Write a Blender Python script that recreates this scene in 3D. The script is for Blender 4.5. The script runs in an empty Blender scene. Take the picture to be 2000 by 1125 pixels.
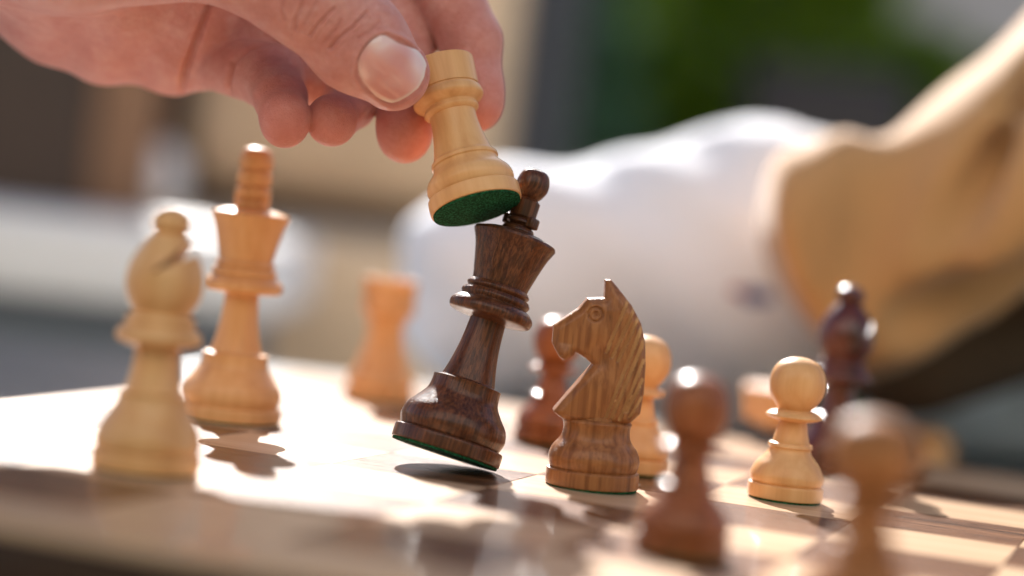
import bpy, bmesh, math, random
import numpy as np
from mathutils import Vector, Matrix, noise
random.seed(7); np.random.seed(7)
C = bpy.context.scene
COL = C.collection
MM = 0.001

# ------------------------------------------------------------------ camera
CAM_H = 79.6; PITCH = 0.0313; ROLL = 0.1125
cam_d = bpy.data.cameras.new('camera'); cam = bpy.data.objects.new('camera', cam_d); COL.objects.link(cam)
cam_d.sensor_width = 36; cam_d.lens = 77.4; cam_d.clip_start = 0.05; cam_d.clip_end = 200
x0 = Vector((1, 0, 0)); y0 = Vector((0, math.sin(PITCH), math.cos(PITCH))); fw = Vector((0, math.cos(PITCH), -math.sin(PITCH)))
cr = x0*math.cos(ROLL)+y0*math.sin(ROLL); cu = -x0*math.sin(ROLL)+y0*math.cos(ROLL)
R = Matrix((cr, cu, -fw)).transposed().to_4x4()
cam.matrix_world = Matrix.Translation((0, 0, CAM_H*MM)) @ R
cam_d.dof.use_dof = True; cam_d.dof.focus_distance = 0.682; cam_d.dof.aperture_fstop = 2.8
C.camera = cam
# ------------------------------------------------------------------ light
SUN_EL = math.radians(33.3); SUN_AZ = math.radians(-11.0)          # azimuth from +Y towards +X
w = bpy.data.worlds.new('World'); C.world = w; w.use_nodes = True
nt = w.node_tree; bg = nt.nodes['Background']
sky = nt.nodes.new('ShaderNodeTexSky'); sky.sky_type = 'NISHITA'; sky.sun_disc = False
sky.sun_elevation = SUN_EL; sky.sun_rotation = SUN_AZ; sky.dust_density = 1.2; sky.air_density = 1.0; sky.ozone_density = 0.6
nt.links.new(sky.outputs[0], bg.inputs[0]); bg.inputs[1].default_value = 0.06
sd = bpy.data.lights.new('sun', 'SUN'); sd.energy = 5.0; sd.angle = math.radians(0.55); sd.color = (1, 0.93, 0.83)
so = bpy.data.objects.new('sun', sd); COL.objects.link(so)
sdir = Vector((math.sin(SUN_AZ)*math.cos(SUN_EL), math.cos(SUN_AZ)*math.cos(SUN_EL), math.sin(SUN_EL)))
so.rotation_euler = sdir.to_track_quat('Z', 'Y').to_euler(); so.location = sdir*3
vs = C.view_settings; vs.view_transform = 'Standard'; vs.look = 'None'; vs.exposure = 1.35; vs.gamma = 1
vs.use_white_balance = True; vs.white_balance_temperature = 6150; vs.white_balance_tint = 11
C.cycles.use_denoising = True
C.cycles.max_bounces = 8; C.cycles.sample_clamp_indirect = 6

# ------------------------------------------------------------------ helpers
def tag(o, label=None, cat=None, group=None, kind=None):
    if label: o['label'] = label
    if cat: o['category'] = cat
    if group: o['group'] = group
    if kind: o['kind'] = kind
    return o
def empty(name, loc=(0, 0, 0), rot=(0, 0, 0)):
    o = bpy.data.objects.new(name, None); COL.objects.link(o); o.location = loc; o.rotation_euler = rot
    o.empty_display_size = 0.01
    return o
def link_mesh(name, me, mat=None, parent=None, smooth=True):
    o = bpy.data.objects.new(name, me); COL.objects.link(o)
    if mat: me.materials.append(mat)
    if smooth:
        me.polygons.foreach_set('use_smooth', [True]*len(me.polygons))
    if parent: o.parent = parent
    return o
def from_py(name, v, f, mat=None, parent=None, smooth=True):
    me = bpy.data.meshes.new(name); me.from_pydata([tuple(map(float, p)) for p in v], [], [tuple(map(int, q)) for q in f]); me.update()
    return link_mesh(name, me, mat, parent, smooth)
def copy_tree(o, parent=None):
    c = o.copy(); COL.objects.link(c); c.parent = parent
    for ch in list(o.children): copy_tree(ch, c)
    return c
def profile(pts, n=6):
    """(r, z[, 's']) control points; Catmull-Rom between sharp points."""
    out = []; runs = []; cur = [pts[0]]
    for p in pts[1:]:
        cur.append(p)
        if len(p) > 2: runs.append(cur); cur = [p]
    if len(cur) > 1: runs.append(cur)
    for run in runs:
        q = [np.array(p[:2], float) for p in run]
        q = [2*q[0]-q[1]]+q+[2*q[-1]-q[-2]]
        for i in range(1, len(q)-2):
            a, b, c, d = q[i-1:i+3]; m = n if len(run) > 2 else 1
            for t in np.linspace(0, 1, m, endpoint=False):
                out.append(0.5*((2*b)+(-a+c)*t+(2*a-5*b+4*c-d)*t*t+(-a+3*b-3*c+d)*t**3))
        out.append(q[-2])
    res = [out[0]]
    for p in out[1:]:
        if np.hypot(*(p-res[-1])) > 1e-4: res.append(p)
    return [(max(0., p[0]), p[1]) for p in res]
def lathe(name, pts, mat, parent, seg=72, sharp=math.radians(32), n=6):
    pr = profile(pts, n); v = []; f = []
    for r, z in pr:
        for k in range(seg):
            a = 2*math.pi*k/seg; rr = max(r, 0.004); v.append((rr*math.cos(a)*MM, rr*math.sin(a)*MM, z*MM))
    for i in range(len(pr)-1):
        for k in range(seg):
            k2 = (k+1) % seg; f.append((i*seg+k, i*seg+k2, (i+1)*seg+k2, (i+1)*seg+k))
    f.append(tuple(range(seg-1, -1, -1))); b = (len(pr)-1)*seg; f.append(tuple(range(b, b+seg)))
    o = from_py(name, v, f, mat, parent)
    o.data.set_sharp_from_angle(angle=sharp)
    return o
def box(name, sx, sy, sz, mat, parent=None, bev=0.0, loc=(0, 0, 0), seg=2, smooth=True):
    bm = bmesh.new(); bmesh.ops.create_cube(bm, size=1)
    for q in bm.verts: q.co = Vector((q.co.x*sx, q.co.y*sy, q.co.z*sz))
    if bev: bmesh.ops.bevel(bm, geom=bm.edges[:], offset=bev, segments=seg, affect='EDGES', profile=0.5)
    me = bpy.data.meshes.new(name); bm.to_mesh(me); bm.free()
    o = link_mesh(name, me, mat, parent, smooth); o.location = loc
    if smooth: me.set_sharp_from_angle(angle=math.radians(50))
    return o

# signed-distance modelling: fields on a grid, meshed with surface nets
def smin(a, b, k):
    h = np.clip(0.5+0.5*(b-a)/k, 0, 1); return b+(a-b)*h-k*h*(1-h)
def smax(a, b, k): return -smin(-a, -b, k)
def cone(P, a, b, ra, rb):
    a = np.array(a, np.float32); b = np.array(b, np.float32); d = b-a; L = float(d@d)+1e-9
    t = np.clip(((P-a)@d)/L, 0, 1); q = P-(a+t[..., None]*d)
    return np.sqrt((q*q).sum(-1))-(ra+(rb-ra)*t)
def nets(F, org, h):
    """surface nets: F sampled at org + h*index"""
    s = F < 0; nx, ny, nz = F.shape
    acc = np.zeros((nx-1, ny-1, nz-1, 3), np.float32); cnt = np.zeros((nx-1, ny-1, nz-1), np.float32)
    quads = []
    for ax in range(3):
        A = [slice(None)]*3; B = [slice(None)]*3; A[ax] = slice(0, -1); B[ax] = slice(1, None)
        fa, fb = F[tuple(A)], F[tuple(B)]; cr_ = s[tuple(A)] != s[tuple(B)]
        idx = np.argwhere(cr_)
        a = fa[cr_]; b = fb[cr_]; t = a/(a-b)
        pos = idx.astype(np.float32); pos[:, ax] += t
        o1, o2 = [q for q in range(3) if q != ax]
        flip = s[tuple(A)][cr_]
        cells = []
        for d1, d2 in ((0, 0), (-1, 0), (-1, -1), (0, -1)):
            c = idx.copy(); c[:, o1] += d1; c[:, o2] += d2; cells.append(c)
        ok = np.ones(len(idx), bool)
        for c in cells:
            for q, lim in enumerate((nx-1, ny-1, nz-1)): ok &= (c[:, q] >= 0) & (c[:, q] < lim)
        for c in cells:
            cc = c[ok]; np.add.at(acc, (cc[:, 0], cc[:, 1], cc[:, 2]), pos[ok]); np.add.at(cnt, (cc[:, 0], cc[:, 1], cc[:, 2]), 1)
        par = (ax == 1)
        qd = np.stack([np.ravel_multi_index(c[ok].T, (nx-1, ny-1, nz-1)) for c in cells], 1)
        fl = flip[ok] ^ par
        qd[~fl] = qd[~fl][:, ::-1]
        quads.append(qd)
    quads = np.concatenate(quads); used = np.flatnonzero(cnt.ravel() > 0)
    remap = -np.ones(cnt.size, np.int64); remap[used] = np.arange(len(used))
    V = (acc.reshape(-1, 3)[used]/cnt.ravel()[used][:, None])*h+np.array(org, np.float32)
    return V, remap[quads]
def grid_pts(lo, hi, h):
    ax = [np.arange(lo[i], hi[i]+h, h, dtype=np.float32) for i in range(3)]
    return np.stack(np.meshgrid(*ax, indexing='ij'), -1)
def sdf_mesh(fn, lo, hi, h, refine=0, project=2):
    P = grid_pts(lo, hi, h)
    F = np.concatenate([fn(P[i:i+16]) for i in range(0, P.shape[0], 16)], 0)
    V, Q = nets(F, lo, h)
    for r in range(refine+1):
        if r:
            V, Q = subdiv(V, Q)
        for _ in range(project):
            e = 0.15; f0 = fn(V); g = np.stack([fn(V+np.eye(3, dtype=np.float32)[k]*e)-f0 for k in range(3)], -1)/e
            gl = (g*g).sum(-1)[:, None]+1e-6
            V = V-np.clip(f0[:, None]*g/gl, -h*.6, h*.6)
    return V, Q
def subdiv(V, Q):
    n = len(V); e = np.concatenate([Q[:, [i, (i+1) % 4]] for i in range(4)]); es = np.sort(e, 1)
    u, inv = np.unique(es, axis=0, return_inverse=True); inv = inv.reshape(-1)
    em = (V[u[:, 0]]+V[u[:, 1]])/2; fc = V[Q].mean(1); m = len(Q)
    E = [n+inv[i*m:(i+1)*m] for i in range(4)]; Fc = n+len(u)+np.arange(m)
    nq = np.concatenate([np.stack([Q[:, i], E[i], Fc, E[(i+3) % 4]], 1) for i in range(4)])
    return np.concatenate([V, em, fc]).astype(np.float32), nq
def np_mesh(name, V, Q, mat, parent=None, scale=MM):
    me = bpy.data.meshes.new(name); me.vertices.add(len(V)); me.vertices.foreach_set('co', (V*scale).astype(np.float32).ravel())
    me.loops.add(Q.size); me.loops.foreach_set('vertex_index', Q.astype(np.int32).ravel())
    me.polygons.add(len(Q)); me.polygons.foreach_set('loop_start', np.arange(0, Q.size, Q.shape[1], dtype=np.int32))
    me.update(calc_edges=True); me.validate()
    return link_mesh(name, me, mat, parent)

# ------------------------------------------------------------------ materials
def mat_new(name):
    m = bpy.data.materials.new(name); m.use_nodes = True; n = m.node_tree
    return m, n, n.nodes['Principled BSDF'], n.links
def ramp(n, stops):
    r = n.nodes.new('ShaderNodeValToRGB'); e = r.color_ramp.elements
    while len(e) < len(stops): e.new(0.5)
    for q, (p, c) in zip(e, stops): q.position = p; q.color = (*c, 1)
    return r
def coords(n, L, scale, rand=True):
    tc = n.nodes.new('ShaderNodeTexCoord'); mp = n.nodes.new('ShaderNodeMapping'); mp.inputs['Scale'].default_value = scale
    L.new(tc.outputs['Object'], mp.inputs[0])
    if rand:
        oi = n.nodes.new('ShaderNodeObjectInfo'); mu = n.nodes.new('ShaderNodeMath'); mu.operation = 'MULTIPLY'; mu.inputs[1].default_value = 37.0
        L.new(oi.outputs['Random'], mu.inputs[0]); L.new(mu.outputs[0], mp.inputs['Location'])
    return mp.outputs[0]
def tex(n, L, co, scale, detail=4, rough=0.55, dist=0.0):
    t = n.nodes.new('ShaderNodeTexNoise'); t.inputs['Scale'].default_value = scale; t.inputs['Detail'].default_value = detail
    t.inputs['Roughness'].default_value = rough; t.inputs['Distortion'].default_value = dist; L.new(co, t.inputs['Vector']); return t.outputs['Fac']
def mixc(n, L, fac, a, b, mode='MIX'):
    m = n.nodes.new('ShaderNodeMix'); m.data_type = 'RGBA'; m.blend_type = mode
    for sock, v in ((m.inputs[0], fac), (m.inputs[6], a), (m.inputs[7], b)):
        if hasattr(v, 'is_output'): L.new(v, sock)
        elif isinstance(v, tuple): sock.default_value = (*v, 1)
        else: sock.default_value = v
    return m.outputs[2]
def wood(name, cols, spec=0.22, grain=(260, 260, 22), pore=(1500, 1500, 70), pore_col=None, pore_amt=0.5, rough=0.32, coat=0.55, coat_r=0.12, bump=0.15, dist=0.5, rand=True, bdist=0.0004):
    m, n, b, L = mat_new(name)
    co = coords(n, L, grain, rand); co2 = coords(n, L, pore, rand)
    g = tex(n, L, co, 1.0, 5, 0.6, dist)
    r = ramp(n, [(0.30, cols[0]), (0.47, cols[1]), (0.62, cols[2])]); L.new(g, r.inputs[0]); col = r.outputs[0]
    p = tex(n, L, co2, 1.0, 2, 0.5); pr = ramp(n, [(0.30, (1, 1, 1)), (0.43, (0, 0, 0))]); L.new(p, pr.inputs[0])
    mu = n.nodes.new('ShaderNodeMath'); mu.operation = 'MULTIPLY'; mu.inputs[1].default_value = pore_amt; L.new(pr.outputs[0], mu.inputs[0])
    col = mixc(n, L, mu.outputs[0], col, pore_col or cols[0])
    L.new(col, b.inputs['Base Color'])
    rr = n.nodes.new('ShaderNodeMapRange'); rr.inputs[3].default_value = rough-0.06; rr.inputs[4].default_value = rough+0.1; L.new(g, rr.inputs[0]); L.new(rr.outputs[0], b.inputs['Roughness'])
    b.inputs['Coat Weight'].default_value = coat; b.inputs['Coat Roughness'].default_value = coat_r; b.inputs['Specular IOR Level'].default_value = spec; b.inputs['Coat IOR'].default_value = 1.40
    bp = n.nodes.new('ShaderNodeBump'); bp.inputs['Strength'].default_value = bump; bp.inputs['Distance'].default_value = bdist; bp.invert = True
    L.new(pr.outputs[0], bp.inputs['Height']); L.new(bp.outputs[0], b.inputs['Normal'])
    bp2 = n.nodes.new('ShaderNodeBump'); bp2.inputs['Strength'].default_value = bump*0.5; bp2.inputs['Distance'].default_value = bdist; L.new(g, bp2.inputs['Height']); L.new(bp2.outputs[0], b.inputs['Coat Normal'])
    return m
BOX = wood('boxwood', [(0.64, 0.320, 0.120), (0.72, 0.380, 0.153), (0.78, 0.445, 0.197)], grain=(150, 150, 9), pore=(1500, 1500, 60), pore_amt=0.12, rough=0.40, coat=0.30, coat_r=0.10, bump=0.05, dist=0.3)
ROSE = wood('rosewood', [(0.030, 0.010, 0.0045), (0.078, 0.025, 0.010), (0.15, 0.052, 0.020)], grain=(950, 950, 14), pore=(3600, 3600, 110), pore_amt=0.85, rough=0.36, coat=0.40, coat_r=0.07, bump=0.5, dist=0.6)
GOLD = wood('golden_rosewood', [(0.16, 0.058, 0.019), (0.275, 0.104, 0.035), (0.37, 0.155, 0.053)], grain=(520, 520, 8), pore=(2200, 2200, 80), pore_amt=0.55, rough=0.38, coat=0.32, coat_r=0.10, bump=0.35, dist=0.5)
MANE = wood('carved_wood', [(0.40, 0.195, 0.074), (0.50, 0.265, 0.107), (0.57, 0.33, 0.145)], pore_amt=0.3, rough=0.5, coat=0.2, bump=0.3)
PAWNW = wood('brown_rosewood', [(0.13, 0.036, 0.012), (0.25, 0.076, 0.023), (0.33, 0.110, 0.036)], grain=(260, 260, 12), pore=(2000, 2000, 80), pore_amt=0.5, rough=0.38, coat=0.4, coat_r=0.10, bump=0.2)
FGW = wood('ochre_rosewood', [(0.18, 0.065, 0.02), (0.30, 0.12, 0.038), (0.40, 0.17, 0.06)], grain=(230, 230, 8), pore_amt=0.5, rough=0.50, coat=0.0, coat_r=0.2, bump=0.2)
REDW = wood('red_rosewood', [(0.03, 0.008, 0.006), (0.085, 0.020, 0.014), (0.13, 0.035, 0.022)], pore_amt=0.5, rough=0.28, coat=0.9, coat_r=0.08, bump=0.15)
MAPLE = wood('maple_veneer', [(0.50, 0.31, 0.175), (0.60, 0.39, 0.235), (0.66, 0.45, 0.285)], grain=(14, 150, 100), pore=(60, 1600, 1000), pore_amt=0.15, spec=0.10, rough=0.38, coat=0.50, coat_r=0.06, bump=0.08)
WALNUT = wood('walnut_veneer', [(0.055, 0.021, 0.009), (0.125, 0.050, 0.020), (0.21, 0.088, 0.035)], grain=(14, 170, 100), pore=(90, 1500, 1000), pore_amt=0.7, spec=0.10, rough=0.38, coat=0.50, coat_r=0.06, bump=0.6, bdist=0.0006)
BORDER = wood('maple_border', [(0.46, 0.28, 0.155), (0.56, 0.355, 0.21), (0.62, 0.41, 0.255)], grain=(8, 120, 100), pore=(40, 1600, 1000), pore_amt=0.2, spec=0.10, rough=0.38, coat=0.50, coat_r=0.06, bump=0.08, rand=False)
CORE = wood('walnut_edge', [(0.022, 0.009, 0.004), (0.04, 0.016, 0.007), (0.06, 0.026, 0.011)], grain=(20, 20, 200), pore_amt=0.5, rough=0.4, coat=0.3, coat_r=0.2)
def felt():
    m, n, b, L = mat_new('green_felt'); co = coords(n, L, (1000, 1000, 1000))
    a = tex(n, L, co, 1.5, 3, 0.8); r = ramp(n, [(0.40, (0.002, 0.022, 0.009)), (0.52, (0.006, 0.075, 0.028)), (0.64, (0.035, 0.23, 0.10))]); L.new(a, r.inputs[0])
    L.new(r.outputs[0], b.inputs['Base Color']); b.inputs['Roughness'].default_value = 0.95
    b.inputs['Specular IOR Level'].default_value = 0.15
    bp = n.nodes.new('ShaderNodeBump'); bp.inputs['Strength'].default_value = 0.9; bp.inputs['Distance'].default_value = 0.0005; L.new(a, bp.inputs['Height']); L.new(bp.outputs[0], b.inputs['Normal'])
    return m
FELT = felt()
def plain(name, c, rough=0.6, var=0.12, scale=6.0, spec=0.5, bump=0.0, c2=None, sheen=0.0, coat=0.0):
    m, n, b, L = mat_new(name); co = coords(n, L, (1, 1, 1)); a = tex(n, L, co, scale, 5, 0.6)
    lo = tuple(q*(1-var) for q in c) if c2 is None else c2; hi = tuple(min(1, q*(1+var)) for q in c)
    r = ramp(n, [(0.35, lo), (0.65, hi)]); L.new(a, r.inputs[0]); L.new(r.outputs[0], b.inputs['Base Color'])
    b.inputs['Roughness'].default_value = rough; b.inputs['Specular IOR Level'].default_value = spec; b.inputs['Sheen Weight'].default_value = sheen
    b.inputs['Coat Weight'].default_value = coat
    if bump:
        bp = n.nodes.new('ShaderNodeBump'); bp.inputs['Strength'].default_value = bump; bp.inputs['Distance'].default_value = 0.01; L.new(a, bp.inputs['Height']); L.new(bp.outputs[0], b.inputs['Normal'])
    return m

# ------------------------------------------------------------------ the board
TH = -0.3122; TX = -0.67; TY = 647.9; SQ = 50.0; BORD = 36.0; THICK = 20.0
def sq(i, j, z=0.0):
    return Vector(((TX+SQ*(i*math.cos(TH)-j*math.sin(TH)))*MM, (TY+SQ*(i*math.sin(TH)+j*math.cos(TH)))*MM, z*MM))
board = empty('chessboard', sq(1, 1, -THICK), (0, 0, TH))
tag(board, 'wooden chessboard of maple and walnut squares with a pale border, lying in sunlight', 'chessboard')
core = box('board_core', (8*SQ+2*BORD-0.6)*MM, (8*SQ+2*BORD-0.6)*MM, (THICK-3)*MM, CORE, board, 0.0008, (0, 0, (THICK-3)/2*MM))
def tile_mesh(name, mat, flip):
    bm = bmesh.new(); bmesh.ops.create_cube(bm, size=1)
    for q in bm.verts: q.co = Vector((q.co.x*(SQ-0.22)*MM, q.co.y*(SQ-0.22)*MM, q.co.z*2.99*MM))
    top = [e for e in bm.edges if all(q.co.z > 0 for q in e.verts)]
    bmesh.ops.bevel(bm, geom=top, offset=0.14*MM, segments=1, affect='EDGES')
    me = bpy.data.meshes.new(name); bm.to_mesh(me); bm.free(); me.materials.append(mat); return me
tl, td = tile_mesh('light_square', MAPLE, 0), tile_mesh('dark_square', WALNUT, 0)
for i in range(-3, 5):
    for j in range(-3, 5):
        dark = (i+j) % 2 != 0
        o = bpy.data.objects.new('dark_square' if dark else 'light_square', td if dark else tl); COL.objects.link(o); o.parent = board
        o.location = ((i-0.5)*SQ*MM, (j-0.5)*SQ*MM, (THICK-1.5+random.uniform(-0.02, 0.02))*MM)
        o.rotation_euler = (0, 0, math.pi*random.choice((0, 1)))
for k in range(4):                                                   # mitred border planks
    h0 = 4*SQ+0.1; h1 = 4*SQ+BORD; z1 = 3.0; v = []
    for z in (0, z1):
        for (a, b) in ((-h0, h0), (h0, h0), (h1-.05, h1), (-h1+.05, h1)): v.append((a*MM, b*MM, (z-1.5)*MM))
    f = [(0, 3, 2, 1), (4, 5, 6, 7), (0, 1, 5, 4), (1, 2, 6, 5), (2, 3, 7, 6), (3, 0, 4, 7)]
    o = from_py('border_plank', v, f, BORDER, board, smooth=False); o.location = (0, 0, (THICK-1.5)*MM); o.rotation_euler = (0, 0, k*math.pi/2)
    bv = o.modifiers.new('bevel', 'BEVEL'); bv.width = 0.0007; bv.segments = 2

# ------------------------------------------------------------------ chess pieces
def pad(parent, r): return lathe('felt_pad', [(0, 0.0, 's'), (r, 0.0, 's'), (r, 0.7, 's'), (0, 0.7, 's')], FELT, parent, seg=48)
def root(name, label, loc, rot=(0, 0, 0), cat='chess piece'):
    e = empty(name, loc, rot); tag(e, label, cat); return e
KING_P = [(0, .7, 's'), (17.4, .7, 's'), (17.8, 1.2), (17.8, 4.6), (17.3, 5.3, 's'), (16.2, 5.5, 's'), (16.6, 6.5), (17.2, 9.0), (16.3, 12.5), (13.6, 16), (11.6, 19), (11.1, 22.2), (11.2, 23.6, 's'), (8.9, 24.2, 's'),
          (8.6, 25), (7.4, 30), (6.4, 36), (5.9, 42), (5.8, 44.2, 's'), (7.5, 44.5), (12.4, 45.3), (13.6, 46.6), (13.5, 48.3), (12.2, 49.8), (11.2, 50.4, 's'), (10.7, 50.7), (11.3, 52.0), (10.7, 53.3, 's'), (9.6, 53.6), (10.3, 54.8), (9.6, 56.0, 's'),
          (9.1, 56.3, 's'), (9.4, 58), (10.6, 63), (12.0, 68), (13.6, 71.8, 's'), (13.3, 72.6, 's'), (9.5, 73.9), (5.2, 74.4, 's'), (4.6, 74.5, 's')]
KING_F = [(0.0, 74.3, 's'), (5.17, 74.3, 's'), (5.39, 75.0), (4.73, 76.1), (3.52, 76.5, 's'), (3.52, 76.8), (4.62, 77.6), (4.29, 78.6), (3.3, 79.0, 's'), (3.52, 79.4, 's'), (4.29, 79.7, 's'), (4.29, 84.9, 's'), (3.96, 85.2, 's'), (3.19, 85.9, 's'), (3.96, 86.8), (5.17, 89.3), (5.17, 92.0), (4.07, 94.6), (2.09, 95.5), (0.0, 95.7)]
KING_F2 = [(0, 74.3, 's'), (5.6, 74.3, 's'), (5.9, 75.4), (5.8, 77.0), (4.7, 77.6, 's'), (5.9, 78.4), (5.9, 81.4), (4.7, 82.2, 's'), (5.9, 83.0), (5.9, 87.0), (4.9, 87.8, 's'), (5.8, 88.8), (5.8, 92.0), (4.9, 94.4), (3.0, 95.6), (0, 95.9)]
def king(name, label, wood_m, loc, rot=(0, 0, 0), cross_rot=0.0, fin=KING_F):
    e = root(name, label, loc, rot); pad(e, 17.3); lathe('body', KING_P, wood_m, e)
    c = lathe('finial', fin, wood_m, e, seg=40)
    # the two flat-sided arms of the stylised cross
    a = box('cross_arm', 12.0*MM, 4.4*MM, 3.6*MM, wood_m, e, 0.0007, (0, 0, 78.2*MM)); a.rotation_euler = (0, 0, cross_rot)
    return e
ROOK_P = [(0, .7, 's'), (14.1, .7, 's'), (14.5, 1.2), (14.5, 4.9), (14.1, 5.4, 's'), (13.0, 5.6, 's'), (13.5, 6.6), (13.9, 8.6), (13.2, 10.8), (11.7, 12.6), (10.6, 14.0), (10.2, 15.2), (10.7, 15.8, 's'), (10.6, 16.8), (9.9, 17.6, 's'),
          (9.5, 18.2), (8.7, 21), (7.9, 25), (7.4, 29), (7.3, 32.2, 's'), (8.0, 32.5), (8.8, 33.4), (8.3, 34.6), (8.4, 35.0, 's'), (9.6, 35.6), (11.2, 37.0), (11.1, 38.8), (10.6, 39.7, 's'), (10.1, 39.9, 's'), (10.1, 40.3, 's'), (10.5, 40.5, 's'), (10.7, 44), (11.0, 49.2), (10.8, 49.8, 's'), (7.9, 49.8, 's'), (7.6, 44.5, 's'), (0, 44.5)]
def rook(name, label, wood_m, loc, rot=(0, 0, 0), notched=True):
    e = root(name, label, (0, 0, 0)); pad(e, 13.9); b = lathe('body', ROOK_P, wood_m, e)
    # four crenel notches through the rim
    cut = []
    for k in range(2 if notched else 0):
        cb = box('notch', 26*MM, 2.2*MM, 4.4*MM, wood_m, None, 0, (0, 0, 48.5*MM)); cb.rotation_euler = (0, 0, k*math.pi/2+0.6); cut.append(cb)
        md = b.modifiers.new('cut', 'BOOLEAN'); md.object = cb; md.operation = 'DIFFERENCE'; md.solver = 'EXACT'
    if cut: bake(b)
    [bpy.data.objects.remove(c, do_unlink=True) for c in cut]
    b.data.set_sharp_from_angle(angle=math.radians(32)); e.location = loc; e.rotation_euler = rot
    return e
def bake(o):
    bpy.context.view_layer.update(); dg = bpy.context.evaluated_depsgraph_get(); me = bpy.data.meshes.new_from_object(o.evaluated_get(dg)); o.modifiers.clear(); o.data = me
BISH_P = [(0, .7, 's'), (13.3, .7, 's'), (13.6, 1.2), (13.6, 4.8), (13.2, 5.4, 's'), (12.6, 5.6, 's'), (13.2, 7), (13.1, 9), (12.2, 12), (10.2, 15.5), (8.9, 18), (8.5, 20.0), (8.7, 20.8, 's'), (7.2, 21.6, 's'),
          (7.0, 22.5), (6.2, 26), (5.7, 30), (5.6, 32.5, 's'), (7, 32.9), (10.4, 34.2), (10.9, 35.5), (10.4, 37.0), (9.2, 38.2, 's'), (8.6, 38.5), (8.9, 39.8), (8.1, 41.2, 's'), (7.2, 41.6, 's'), (7.4, 42.4), (9.1, 45.6), (9.8, 49.6), (9.3, 53.6), (7.6, 57.6), (5.3, 61.0), (3.9, 62.6), (3.4, 63.4, 's')]
BISH_F = [(0, 62.6, 's'), (3.4, 62.7), (4.8, 63.8), (5.2, 65.5), (4.6, 67.4), (2.7, 68.8), (0, 69.4)]
def bishop(name, label, wood_m, loc, rot=(0, 0, 0), slit=0.0):
    e = root(name, label, (0, 0, 0)); pad(e, 13.1); b = lathe('body', [(p[0]*1.06,)+tuple(p[1:]) for p in BISH_P], wood_m, e); lathe('finial', BISH_F, wood_m, e, seg=40)
    # mitre slit: a wedge sunk from the right-hand side, slanting down to the axis
    bm = bmesh.new(); pts = [(-2.0, 51.6), (13.0, 60.6), (13.0, 68.6)]; vv = []
    for y in (-12, 12): vv += [bm.verts.new((x*MM, y*MM, z*MM)) for x, z in pts]
    for q in ((0, 1, 2), (5, 4, 3), (0, 3, 4, 1), (1, 4, 5, 2), (2, 5, 3, 0)): bm.faces.new([vv[t] for t in q])
    bmesh.ops.recalc_face_normals(bm, faces=bm.faces[:])
    me = bpy.data.meshes.new('wedge'); bm.to_mesh(me); bm.free(); wd = bpy.data.objects.new('wedge', me); COL.objects.link(wd); wd.rotation_euler = (0, 0, slit); me.materials.append(wood_m)
    md = b.modifiers.new('cut', 'BOOLEAN'); md.object = wd; md.operation = 'DIFFERENCE'; md.solver = 'EXACT'; bake(b); bpy.data.objects.remove(wd, do_unlink=True)
    b.data.set_sharp_from_angle(angle=math.radians(32)); e.location = loc; e.rotation_euler = rot
    return e
def pawn_p(hr=9.0):
    return [(0, .7, 's'), (11.7, .7, 's'), (12.0, 1.2), (12.0, 4.6), (11.6, 5.1, 's'), (11.0, 5.3, 's'), (11.7, 6.5), (11.7, 8.4), (10.4, 11.2), (8.4, 13.6), (7.0, 15.4), (6.7, 16.6), (7.2, 17.2, 's'), (6.9, 18.2, 's'), (5.9, 18.6, 's'),
            (5.8, 19.2), (5.2, 21.5), (4.6, 24.2), (4.4, 25.4, 's'), (6.5, 25.7), (8.8, 26.6), (8.9, 27.3), (7.6, 28.3, 's'), (5.3, 28.9, 's'), (5.4, 29.3), (6.7, 31.0), (hr*.93, 33.8), (hr, 37.2), (hr*.93, 41.0), (hr*.72, 43.9), (hr*.36, 45.6), (0, 46.1)]
def pawn(name, label, wood_m, loc, rot=(0, 0, 0), hr=9.0):
    e = root(name, label, loc, rot); pad(e, 11.5); lathe('body', pawn_p(hr), wood_m, e); return e

KN_PED = [(0, .7, 's'), (14.1, .7, 's'), (14.4, 1.2), (14.4, 5.0), (14.0, 5.6, 's'), (13.3, 5.8, 's'), (13.8, 7.0), (14.1, 9.4), (13.1, 12.3), (11.0, 15.0), (10.3, 17.5), (10.4, 19.3), (10.7, 20.4), (10.1, 21.1, 's'), (9.0, 21.4, 's'), (8.8, 22.6, 's'), (0, 22.6)]
KN_OUT = [(-1.8, 64.3), (0.0, 64.5), (2.1, 62.4), (6.8, 57.4), (10.3, 51.9), (12.0, 46.5), (12.8, 39.2), (13.0, 31.1), (12.4, 24.5), (9.5, 21.3), (1.9, 20.3), (-6.9, 20.3), (-11.1, 20.9), (-14.0, 22.8), (-13.7, 23.5), (-3.2, 38.0), (-5.8, 39.9), (-8.4, 41.2), (-9.1, 41.4), (-9.5, 40.4), (-10.7, 39.6), (-11.9, 38.7), (-13.5, 39.4), (-15.0, 41.5), (-16.2, 43.6), (-16.2, 49.1), (-9.0, 54.9), (-6.6, 58.2), (-1.5, 58.8)]
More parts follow.
